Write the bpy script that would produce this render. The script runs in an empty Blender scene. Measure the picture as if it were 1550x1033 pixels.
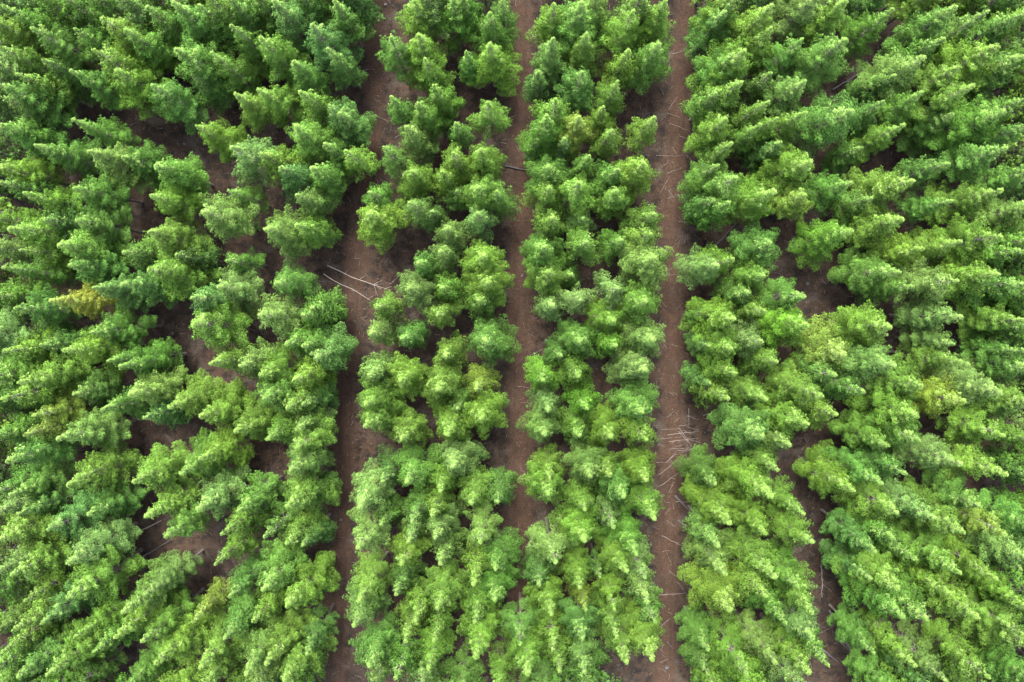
import bpy, math, random, os
import numpy as np
from mathutils import Euler, Vector, Matrix

R = math.radians
random.seed(7)
sc = bpy.context.scene
col = sc.collection

# ------------------------------------------------------------------ camera
H = 92.0                      # drone height above the ground
F = 1033.0                    # focal length in photograph pixels (24 mm on 36 mm)
NAD = (788.0, 450.0)          # where straight-down falls in the photograph
cam_d = bpy.data.cameras.new('camera')
cam_d.sensor_width = 36.0
cam_d.lens = 24.0
cam_d.clip_end = 2000.0
cam = bpy.data.objects.new('camera', cam_d)
col.objects.link(cam)
cam.location = (0, 0, H)
cam.rotation_euler = Euler((math.atan((NAD[1] - 516.5) / F), math.atan((NAD[0] - 775) / F), 0))
sc.camera = cam
ROT = cam.rotation_euler.to_matrix()

def at(u, v, z):
    """world point at height z seen at photograph pixel (u, v)"""
    d = ROT @ Vector(((u - 775) / F, -(v - 516.5) / F, -1.0))
    t = (z - H) / d.z
    return Vector((d.x * t, d.y * t, z))

# ------------------------------------------------------------------ helpers
def tag(o, label=None, cat=None, group=None, kind=None):
    if label: o['label'] = label
    if cat: o['category'] = cat
    if group: o['group'] = group
    if kind: o['kind'] = kind
    return o

def link(name, me, parent=None):
    o = bpy.data.objects.new(name, me)
    col.objects.link(o)
    if parent: o.parent = parent
    return o

def mesh_from(name, V, T, mats, mi=None, attrs=None, smooth=False, nrm=None):
    """triangle mesh from numpy arrays"""
    me = bpy.data.meshes.new(name)
    V = np.asarray(V, np.float32); T = np.asarray(T, np.int32)
    me.vertices.add(len(V)); me.vertices.foreach_set('co', V.ravel())
    me.loops.add(T.size); me.loops.foreach_set('vertex_index', T.ravel())
    me.polygons.add(len(T))
    me.polygons.foreach_set('loop_start', np.arange(0, T.size, 3, dtype=np.int32))
    me.polygons.foreach_set('loop_total', np.full(len(T), 3, np.int32))
    for m in mats: me.materials.append(m)
    if mi is not None: me.polygons.foreach_set('material_index', np.asarray(mi, np.int32))
    me.polygons.foreach_set('use_smooth', np.full(len(T), smooth, bool))
    for k, a in (attrs or {}).items():
        a = np.asarray(a, np.float32)
        if a.ndim == 1:
            at_ = me.attributes.new(k, 'FLOAT', 'POINT'); at_.data.foreach_set('value', a)
        else:
            at_ = me.attributes.new(k, 'FLOAT_VECTOR', 'POINT'); at_.data.foreach_set('vector', a.ravel())
    me.update()
    if nrm is not None:
        me.normals_split_custom_set_from_vertices(np.asarray(nrm, np.float32))
    return me

class Geo:
    """collects tapered tubes"""
    def __init__(s): s.V = []; s.T = []; s.n = 0
    def tube(s, pts, rad, k=6, rng=None, cap=True):
        pts = [np.asarray(p, float) for p in pts]
        rings = []
        up = np.array([0.31, 0.21, 0.93])
        for i, p in enumerate(pts):
            d = pts[min(i + 1, len(pts) - 1)] - pts[max(i - 1, 0)]
            d = d / (np.linalg.norm(d) + 1e-9)
            a = np.cross(d, up); 
            if np.linalg.norm(a) < 1e-3: a = np.cross(d, [1, 0, 0])
            a /= np.linalg.norm(a); b = np.cross(d, a)
            ring = []
            for j in range(k):
                t = 2 * math.pi * j / k
                w = rad[i] * (1 + (rng.uniform(-.12, .12) if rng else 0))
                ring.append(p + w * (math.cos(t) * a + math.sin(t) * b))
            rings.append(ring)
        base = s.n
        for r in rings: s.V += r
        for i in range(len(rings) - 1):
            for j in range(k):
                a0 = base + i * k + j; a1 = base + i * k + (j + 1) % k
                s.T += [(a0, a1, a1 + k), (a0, a1 + k, a0 + k)]
        s.n += len(rings) * k
        if cap:
            for i, p, fl in ((0, pts[0], 1), (len(rings) - 1, pts[-1], 0)):
                s.V.append(p); c = s.n; s.n += 1
                for j in range(k):
                    a0 = base + i * k + j; a1 = base + i * k + (j + 1) % k
                    s.T.append((a1, a0, c) if fl else (a0, a1, c))
    def mesh(s, name, mat, smooth=True):
        return mesh_from(name, np.array(s.V), np.array(s.T), [mat], smooth=smooth)

# ------------------------------------------------------------------ materials
def new_mat(name):
    m = bpy.data.materials.new(name); m.use_nodes = True
    nt = m.node_tree; nt.nodes.clear()
    out = nt.nodes.new('ShaderNodeOutputMaterial')
    return m, nt, out

def node(nt, t, **kw):
    n = nt.nodes.new(t)
    for k, v in kw.items():
        if k in ('inp',):
            for kk, vv in v.items(): n.inputs[kk].default_value = vv
        else: setattr(n, k, v)
    return n

def math_n(nt, op, a, b=None, c=None):
    n = nt.nodes.new('ShaderNodeMath'); n.operation = op
    for i, x in enumerate((a, b, c)):
        if x is None: continue
        if isinstance(x, (int, float)): n.inputs[i].default_value = x
        else: nt.links.new(x, n.inputs[i])
    return n.outputs[0]

def mix_c(nt, f, a, b, mode='MIX'):
    n = nt.nodes.new('ShaderNodeMix'); n.data_type = 'RGBA'; n.blend_type = mode
    for s, x in ((n.inputs[0], f), (n.inputs[6], a), (n.inputs[7], b)):
        if isinstance(x, (int, float)): s.default_value = x
        elif isinstance(x, tuple): s.default_value = (*x, 1)
        else: nt.links.new(x, s)
    return n.outputs[2]

def foliage_mat(name, fresh_lit, use_attr=False):
    m, nt, out = new_mat(name); L = nt.links.new
    if use_attr:
        c = node(nt, 'ShaderNodeAttribute', attribute_name='tint').outputs['Vector']
    else:
        c = node(nt, 'ShaderNodeObjectInfo').outputs['Color']
    tip = node(nt, 'ShaderNodeAttribute', attribute_name='tip').outputs['Fac']
    rnd = node(nt, 'ShaderNodeAttribute', attribute_name='rnd').outputs['Fac']
    k = math_n(nt, 'MULTIPLY_ADD', rnd, 0.8, 0.6)                 # tuft to tuft
    sc_ = nt.nodes.new('ShaderNodeVectorMath'); sc_.operation = 'SCALE'
    L(c, sc_.inputs[0]); L(k, sc_.inputs['Scale'])
    base = sc_.outputs[0]
    # needles of the current year are paler towards their ends
    pale = mix_c(nt, 1.0, base, (1.62, 1.42, 1.25), 'MULTIPLY')
    cc = mix_c(nt, math_n(nt, 'MULTIPLY', tip, 0.8), base, pale)
    if fresh_lit:
        cc = mix_c(nt, fresh_lit, cc, (0.138, 0.208, 0.052))  # new growth colour plus painted brightness of lit crown tops
    # a few browned needles
    br = math_n(nt, 'GREATER_THAN', rnd, 0.988)
    cc = mix_c(nt, math_n(nt, 'MULTIPLY', br, 0.45), cc, (0.11, 0.07, 0.027))
    d = node(nt, 'ShaderNodeBsdfPrincipled', inp={'Roughness': 0.6})
    d.inputs['Specular IOR Level'].default_value = 0.04
    L(cc, d.inputs['Base Color'])
    tr = node(nt, 'ShaderNodeBsdfTranslucent'); L(cc, tr.inputs['Color'])
    mx = node(nt, 'ShaderNodeMixShader', inp={'Fac': 0.2})
    L(d.outputs[0], mx.inputs[1]); L(tr.outputs[0], mx.inputs[2]); L(mx.outputs[0], out.inputs[0])
    return m

def wood_mat(name, c1, c2, scale=6.0, rough=0.85):
    m, nt, out = new_mat(name); L = nt.links.new
    tc = node(nt, 'ShaderNodeTexCoord')
    nz = node(nt, 'ShaderNodeTexNoise', inp={'Scale': scale, 'Detail': 6.0, 'Roughness': 0.65})
    L(tc.outputs['Object'], nz.inputs['Vector'])
    rp = node(nt, 'ShaderNodeValToRGB')
    rp.color_ramp.elements[0].position = 0.35; rp.color_ramp.elements[0].color = (*c1, 1)
    rp.color_ramp.elements[1].position = 0.68; rp.color_ramp.elements[1].color = (*c2, 1)
    L(nz.outputs[0], rp.inputs[0])
    d = node(nt, 'ShaderNodeBsdfPrincipled', inp={'Roughness': rough})
    L(rp.outputs[0], d.inputs['Base Color'])
    bp = node(nt, 'ShaderNodeBump', inp={'Strength': 0.5, 'Distance': 0.02})
    L(nz.outputs[0], bp.inputs['Height']); L(bp.outputs[0], d.inputs['Normal'])
    L(d.outputs[0], out.inputs[0])
    return m

def ground_mat(name, track):
    m, nt, out = new_mat(name); L = nt.links.new
    geo = node(nt, 'ShaderNodeNewGeometry')          # world position: ground and track share one pattern
    P = geo.outputs['Position']
    def nz(s, d=6, r=0.6, dist=0.0, vec=P):
        n = node(nt, 'ShaderNodeTexNoise', inp={'Scale': s, 'Detail': d, 'Roughness': r, 'Distortion': dist})
        L(vec, n.inputs['Vector']); return n.outputs[0]
    def ramp(x, stops):
        r = node(nt, 'ShaderNodeValToRGB'); cr = r.color_ramp
        while len(cr.elements) < len(stops): cr.elements.new(0.5)
        for e, (p, c) in zip(cr.elements, stops): e.position = p; e.color = (*c, 1)
        L(x, r.inputs[0]); return r.outputs[0]
    big = nz(0.12, 4, 0.6, 0.4)
    mid = nz(0.8, 6, 0.62, 0.3)
    fine = nz(6.0, 6, 0.75)
    c = ramp(big, [(0.32, (0.019, 0.0135, 0.0105)), (0.5, (0.028, 0.018, 0.0130)), (0.68, (0.037, 0.0215, 0.0145))])
    c = mix_c(nt, ramp(mid, [(0.40, (0.9,) * 3), (0.56, (0.0,) * 3)]), c, (0.011, 0.0085, 0.0075))      # humus
    c = mix_c(nt, ramp(nz(0.4, 5, 0.6, 0.5), [(0.53, (0,) * 3), (0.66, (0.7,) * 3)]), c, (0.045, 0.035, 0.028))  # dry needle litter
    lit = ramp(fine, [(0.30, (0.35,) * 3), (0.5, (1.0,) * 3), (0.70, (2.0,) * 3)])
    c = mix_c(nt, 1.0, c, lit, 'MULTIPLY')
    # red-brown fallen needles in drifts, pale wood chips
    c = mix_c(nt, ramp(nz(1.9, 5, 0.7, 0.6), [(0.54, (0,) * 3), (0.66, (0.75,) * 3)]), c, (0.048, 0.0235, 0.0135))
    c = mix_c(nt, ramp(nz(3.4, 2, 0.5), [(0.70, (0,) * 3), (0.74, (0.8,) * 3)]), c, (0.085, 0.072, 0.062))
    c = mix_c(nt, ramp(nz(2.6, 3, 0.6, 0.3), [(0.30, (0.85,) * 3), (0.38, (0.0,) * 3)]), c, (0.007, 0.006, 0.006))
    # strewn needles and twigs: short stretched flecks in two directions
    for rz, pos in ((0.5, 0.71), (-0.8, 0.715), (1.7, 0.72)):
        mp = node(nt, 'ShaderNodeMapping'); mp.inputs['Rotation'].default_value = (0, 0, rz)
        mp.inputs['Scale'].default_value = (9.0, 1.1, 1.0); L(P, mp.inputs['Vector'])
        fl = nz(1.0, 2, 0.5, 0.2, mp.outputs[0])
        c = mix_c(nt, ramp(fl, [(pos - .02, (0,) * 3), (pos + .03, (0.65,) * 3)]), c, (0.075, 0.062, 0.052))
    if track:
        e = node(nt, 'ShaderNodeAttribute', attribute_name='across').outputs['Fac']
        # bare reddish soil in the middle of the track, two darker wheel ruts
        inside = math_n(nt, 'SMOOTH_MIN', math_n(nt, 'MULTIPLY', math_n(nt, 'SUBTRACT', 1.0, math_n(nt, 'ABSOLUTE', e)), 2.2), 1.0, 0.2)
        worn = math_n(nt, 'MULTIPLY', inside, ramp(nz(0.7, 5, 0.65, 0.3), [(0.3, (0.25,) * 3), (0.65, (0.85,) * 3)]))
        red = mix_c(nt, 1.0, (0.041, 0.0220, 0.0145), lit, 'MULTIPLY')
        c = mix_c(nt, worn, c, red)
        e2 = math_n(nt, 'ADD', e, math_n(nt, 'MULTIPLY', math_n(nt, 'SUBTRACT', nz(0.35, 3, 0.6), 0.5), 0.7))
        rut = math_n(nt, 'ABSOLUTE', math_n(nt, 'SUBTRACT', math_n(nt, 'ABSOLUTE', e2), 0.40))
        rutf = math_n(nt, 'MULTIPLY', math_n(nt, 'LESS_THAN', rut, 0.11), ramp(mid, [(0.42, (0.0,) * 3), (0.62, (0.55,) * 3)]))
        c = mix_c(nt, rutf, c, (0.018, 0.0125, 0.010))
    d = node(nt, 'ShaderNodeBsdfPrincipled', inp={'Roughness': 0.95})
    d.inputs['Specular IOR Level'].default_value = 0.03
    c = mix_c(nt, 1.0, c, (0.60, 0.66, 0.68), 'MULTIPLY')
    L(c, d.inputs['Base Color'])
    hsum = math_n(nt, 'ADD', mid, math_n(nt, 'MULTIPLY', fine, 0.35))
    bp = node(nt, 'ShaderNodeBump', inp={'Strength': 0.9, 'Distance': 0.22})
    L(hsum, bp.inputs['Height']); L(bp.outputs[0], d.inputs['Normal'])
    L(d.outputs[0], out.inputs[0])
    return m

M_fol = foliage_mat('pine_needles', 0.0)
M_new = foliage_mat('pine_new_growth_lit', 0.6)  # new shoots, with the light on crown tops put into the colour
M_fol_s = foliage_mat('pine_needles_mass', 0.0, True)
M_new_lit_s = foliage_mat('pine_new_growth_lit_mass', 0.6, True)  # same new shoots with painted top light, for the mass
M_bark = wood_mat('pine_bark', (0.028, 0.022, 0.020), (0.07, 0.053, 0.045), 5)
M_dead = wood_mat('dead_twigs', (0.06, 0.05, 0.046), (0.13, 0.11, 0.10), 7)
M_pale = wood_mat('weathered_wood', (0.048, 0.039, 0.034), (0.110, 0.090, 0.078), 4)
M_pole = wood_mat('bleached_pole', (0.080, 0.066, 0.057), (0.175, 0.145, 0.126), 4)
M_grey = wood_mat('grey_wood', (0.05, 0.042, 0.038), (0.10, 0.085, 0.075), 4)
M_darkw = wood_mat('rotting_wood', (0.012, 0.011, 0.011), (0.032, 0.027, 0.026), 4)
M_ground = ground_mat('forest_floor', False)
M_track = ground_mat('track_soil', True)

# ------------------------------------------------------------------ pine meshes (height 15 m, crown radius 2.4 m)
TH, TR = 15.0, 2.42

NN = 10                                  # needles fans per shoot
def tuft_template(rng, n=NN):
    """one small shoot: a fan of needles about 0.25 m across; axis = +z"""
    V = [];  T = []; tip = []
    for i in range(n):
        az = 2 * math.pi * (i * 0.381966 + rng.uniform(-.08, .08))
        pol = R(14 + 66 * ((i + 0.5) / n) + rng.uniform(-10, 10))
        d = np.array([math.sin(pol) * math.cos(az), math.sin(pol) * math.sin(az), math.cos(pol)])
        b = d * 0.02 - np.array([0, 0, 0.04])
        ln = rng.uniform(0.13, 0.21)
        s = np.cross(d, [0.2, 0.1, 1.0]); s /= np.linalg.norm(s) + 1e-9
        tw = rng.uniform(-0.9, 0.9)
        s = s * math.cos(tw) + np.cross(d, s) * math.sin(tw)
        w = rng.uniform(0.034, 0.050)
        q = len(V)
        m = b + d * ln * rng.uniform(.45, .65)
        V += [tuple(b + d * ln * .1 - s * w * .3), tuple(m + s * w), tuple(b + d * ln)]
        tip += [0.15, 0.6, 1.0]
        T.append((q, q + 1, q + 2))
    return np.array(V), np.array(T), np.array(tip)

def make_pine(seed, base=0.40, squat=1.0, sparse=1.0, bushy=1.0):
    """returns crown arrays and a trunk Geo"""
    rng = random.Random(seed)
    temps = [tuft_template(rng) for _ in range(6)]
    Vs, Ts, tips, rnds, mis, nrs = [], [], [], [], [], []
    n = 0
    trunk = Geo()
    lean = (rng.uniform(-.22, .22), rng.uniform(-.22, .22))
    def axis(z):
        t = z / TH
        return np.array([lean[0] * t * t + .06 * math.sin(t * 7 + seed), lean[1] * t * t + .06 * math.cos(t * 6 + seed), z])
    zs = [-0.3, 0.0, 0.25, 2, 4, 6.5, 9, 11.5, 13.2, 14.4, TH - .15]
    trunk.tube([axis(z) for z in zs], [0.26, 0.21, 0.175, 0.155, 0.14, 0.12, 0.095, 0.065, 0.04, 0.022, 0.008], 8)
    def add_tuft(p, d, s, fresh_lit, up=(0, 0, 1), rn=None):
        nonlocal n
        d = np.asarray(d, float); d /= np.linalg.norm(d)
        a = np.cross(d, [0.13, 0.97, 0.2]); a /= np.linalg.norm(a)
        b = np.cross(d, a)
        w = rng.uniform(0, 6.28)
        a, b = a * math.cos(w) + b * math.sin(w), -a * math.sin(w) + b * math.cos(w)
        V, T, tp = temps[rng.randrange(6)]
        M = np.stack([a, b, d * rng.uniform(0.9, 1.25)]) * s
        Vs.append(V @ M + p); Ts.append(T + n); n += len(V)
        o = V / (np.linalg.norm(V, axis=1, keepdims=True) + 1e-6)
        o = 0.7 * (o @ np.stack([a, b, d])) + 0.75 * np.asarray(up)
        nrs.append(o / (np.linalg.norm(o, axis=1, keepdims=True) + 1e-6))
        tips.append(tp); rnds.append(np.full(len(V), rng.random() if rn is None else 0.5 * rn + 0.5 * rng.random()))
        mis.append(np.full(len(T), 1 if fresh_lit else 0))
    ztop = TH - 0.25; zbot = TH * base
    z = ztop - 0.25
    crown_len = ztop - zbot
    az0 = rng.uniform(0, 6.28)
    asym = rng.uniform(0, 6.28)
    # leader
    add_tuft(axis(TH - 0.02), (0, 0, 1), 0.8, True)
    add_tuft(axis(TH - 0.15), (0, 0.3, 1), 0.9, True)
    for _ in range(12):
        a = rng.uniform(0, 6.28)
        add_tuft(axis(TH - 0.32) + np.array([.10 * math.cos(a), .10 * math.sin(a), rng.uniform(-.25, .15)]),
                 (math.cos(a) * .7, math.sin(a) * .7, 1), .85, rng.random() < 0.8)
    while z > zbot:
        t = (ztop - z) / crown_len                       # 0 top .. 1 bottom
        prof = min(1.0, (t * 1.12 * squat + 0.05) ** 1.27) * (1 - 0.22 * max(0, (t - .7) / .3) ** 1.5)
        nb = 4 if t < .1 else (5 if t < .3 else rng.choice((5, 6, 6)))
        az0 += 0.9 + rng.uniform(-.3, .3)
        for i in range(nb):
            if rng.random() > sparse * (1.0 if t < .75 else 0.72): continue
            az = az0 + 2 * math.pi * i / nb + rng.uniform(-.32, .32)
            ln = TR * prof * rng.choice((0.60, 0.78, 0.92, 1.0, 1.12, 1.3)) * (1 + .14 * math.cos(az - asym))
            el = R(52 - 44 * t ** 0.7 + rng.uniform(-9, 9))
            zz = z + rng.uniform(-.18, .18)
            p0 = axis(zz)
            h = np.array([math.cos(az), math.sin(az), 0])
            side = np.array([-h[1], h[0], 0])
            drop = ln * math.tan(el) * 0.55
            def bp(f):       # along the limb: out, then turning up
                return p0 + h * ln * f + np.array([0, 0, drop * f * (0.6 + 0.5 * f) - 0.10 * ln * math.sin(f * 3.14)])
            trunk.tube([bp(0), bp(.5), bp(.92)], [0.036 + .014 * t, 0.022, 0.007], 4, cap=False)
            # the spray of shoots this limb carries: widest past the middle, pointed at the end
            f0 = .26 + .12 * t
            step = 0.175
            wmax = (0.12 + .08 * min(1, t * 3) + 0.20 * ln) * rng.uniform(.8, 1.2)
            brn = rng.random()
            nst = max(2, int(ln * (1 - f0) / step + .5))
            for si in range(nst + 1):
                q = si / nst; f = f0 + (1.02 - f0) * q
                ww = wmax * (min(1, q * 2.2 + .25) if q < .5 else 1 - ((q - .5) / .5) ** 1.6 * .85)
                nl = max(0, int(ww / 0.18 + rng.random()))
                for li in range(-nl, nl + 1):
                    if rng.random() > .93: continue
                    lat = ww * li / max(1, nl)
                    p = bp(min(f, 1.0)) + h * (ln * (f - min(f, 1.0)) - abs(lat) * .25 + rng.uniform(-.07, .07)) + side * (lat + rng.uniform(-.06, .06)) \
                        + np.array([0, 0, .10 - .55 * lat * lat / max(.2, wmax) + rng.uniform(-.05, .07)])
                    un = h * (.25 + .5 * q) + side * (lat / max(.2, wmax)) * .8 + np.array([0, 0, 1.0])
                    add_tuft(p, h * rng.uniform(.4, 1.0) + side * (lat / max(.2, wmax)) * .8 + np.array([0, 0, .9]),
                             rng.uniform(1.0, 1.35) * bushy * (.74 + .28 * min(1, t * 3.3)), rng.random() < (1 - t / .42) * (.45 + .5 * q), un / np.linalg.norm(un), brn)  # pale shoots thin out downward, painting in the light falloff
        z -= rng.uniform(0.50, 0.70)
    # bare whorls below the green crown
    zb = zbot - 0.4
    while zb > TH * 0.16:
        for i in range(rng.choice((2, 3, 4))):
            az = rng.uniform(0, 6.28); ln = rng.uniform(.4, 1.5)
            p0 = axis(zb); e = p0 + np.array([math.cos(az) * ln, math.sin(az) * ln, rng.uniform(-.25, .15)])
            trunk.tube([p0, e], [0.022, 0.006], 3, cap=False)
        zb -= rng.uniform(.5, .8)
    return (np.concatenate(Vs), np.concatenate(Ts), np.concatenate(tips), np.concatenate(rnds), np.concatenate(mis), np.concatenate(nrs)), trunk

SPEC = [  # live-crown base, taper, fullness, tuft size
    (0.29, 0.92, 0.80, 0.95), (0.25, 1.15, 0.98, 1.10), (0.36, 1.05, 0.72, 1.0), (0.28, 0.82, 0.95, 0.92),  # base, squat, sparse, bushy
    (0.27, 1.00, 0.95, 1.0), (0.24, 1.10, 0.95, 1.02), (0.32, 0.90, 0.95, 1.0), (0.27, 1.25, 0.88, 1.05),
    (0.30, 1.00, 0.85, 1.0), (0.30, 0.85, 0.95, 1.0), (0.24, 1.05, 0.90, 1.0), (0.34, 1.20, 0.92, 1.06),
    (0.30, 1.35, 0.80, 1.05), (0.27, 0.95, 0.92, 1.04), (0.30, 1.10, 0.86, 1.0), (0.29, 1.00, 0.92, 1.08),
]
PINES = []
for i, sp in enumerate(SPEC):
    arr, tk = make_pine(100 + i, *sp)
    V, T, tp, rn, mi, nr = arr
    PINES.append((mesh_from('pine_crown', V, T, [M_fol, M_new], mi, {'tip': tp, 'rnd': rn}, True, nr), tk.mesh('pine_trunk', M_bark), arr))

def bare_branch_mesh(seed):
    rng = random.Random(seed); g = Geo()
    for z in np.arange(2.5, 8.5, 0.4):
        for i in range(rng.choice((3, 4, 5))):
            az = rng.uniform(0, 6.28); ln = rng.uniform(1.0, 2.2)
            h = np.array([math.cos(az), math.sin(az), 0])
            p0 = np.array([0, 0, z]); e = p0 + h * ln + np.array([0, 0, rng.uniform(-.25, .3)])
            g.tube([p0, (p0 + e) / 2 + np.array([0, 0, .05]), e], [0.022, 0.015, 0.006], 4, cap=False)
            for f in (.45, .62, .8):
                q = p0 + (e - p0) * f
                s = np.array([-h[1], h[0], rng.uniform(-.2, .2)]) * rng.choice((-1, 1))
                g.tube([q, q + s * rng.uniform(.2, .45) + h * .2], [0.009, 0.004], 3, cap=False)
    return g.mesh('bare_branches', M_dead)
BARE = [bare_branch_mesh(i) for i in range(3)]

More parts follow.
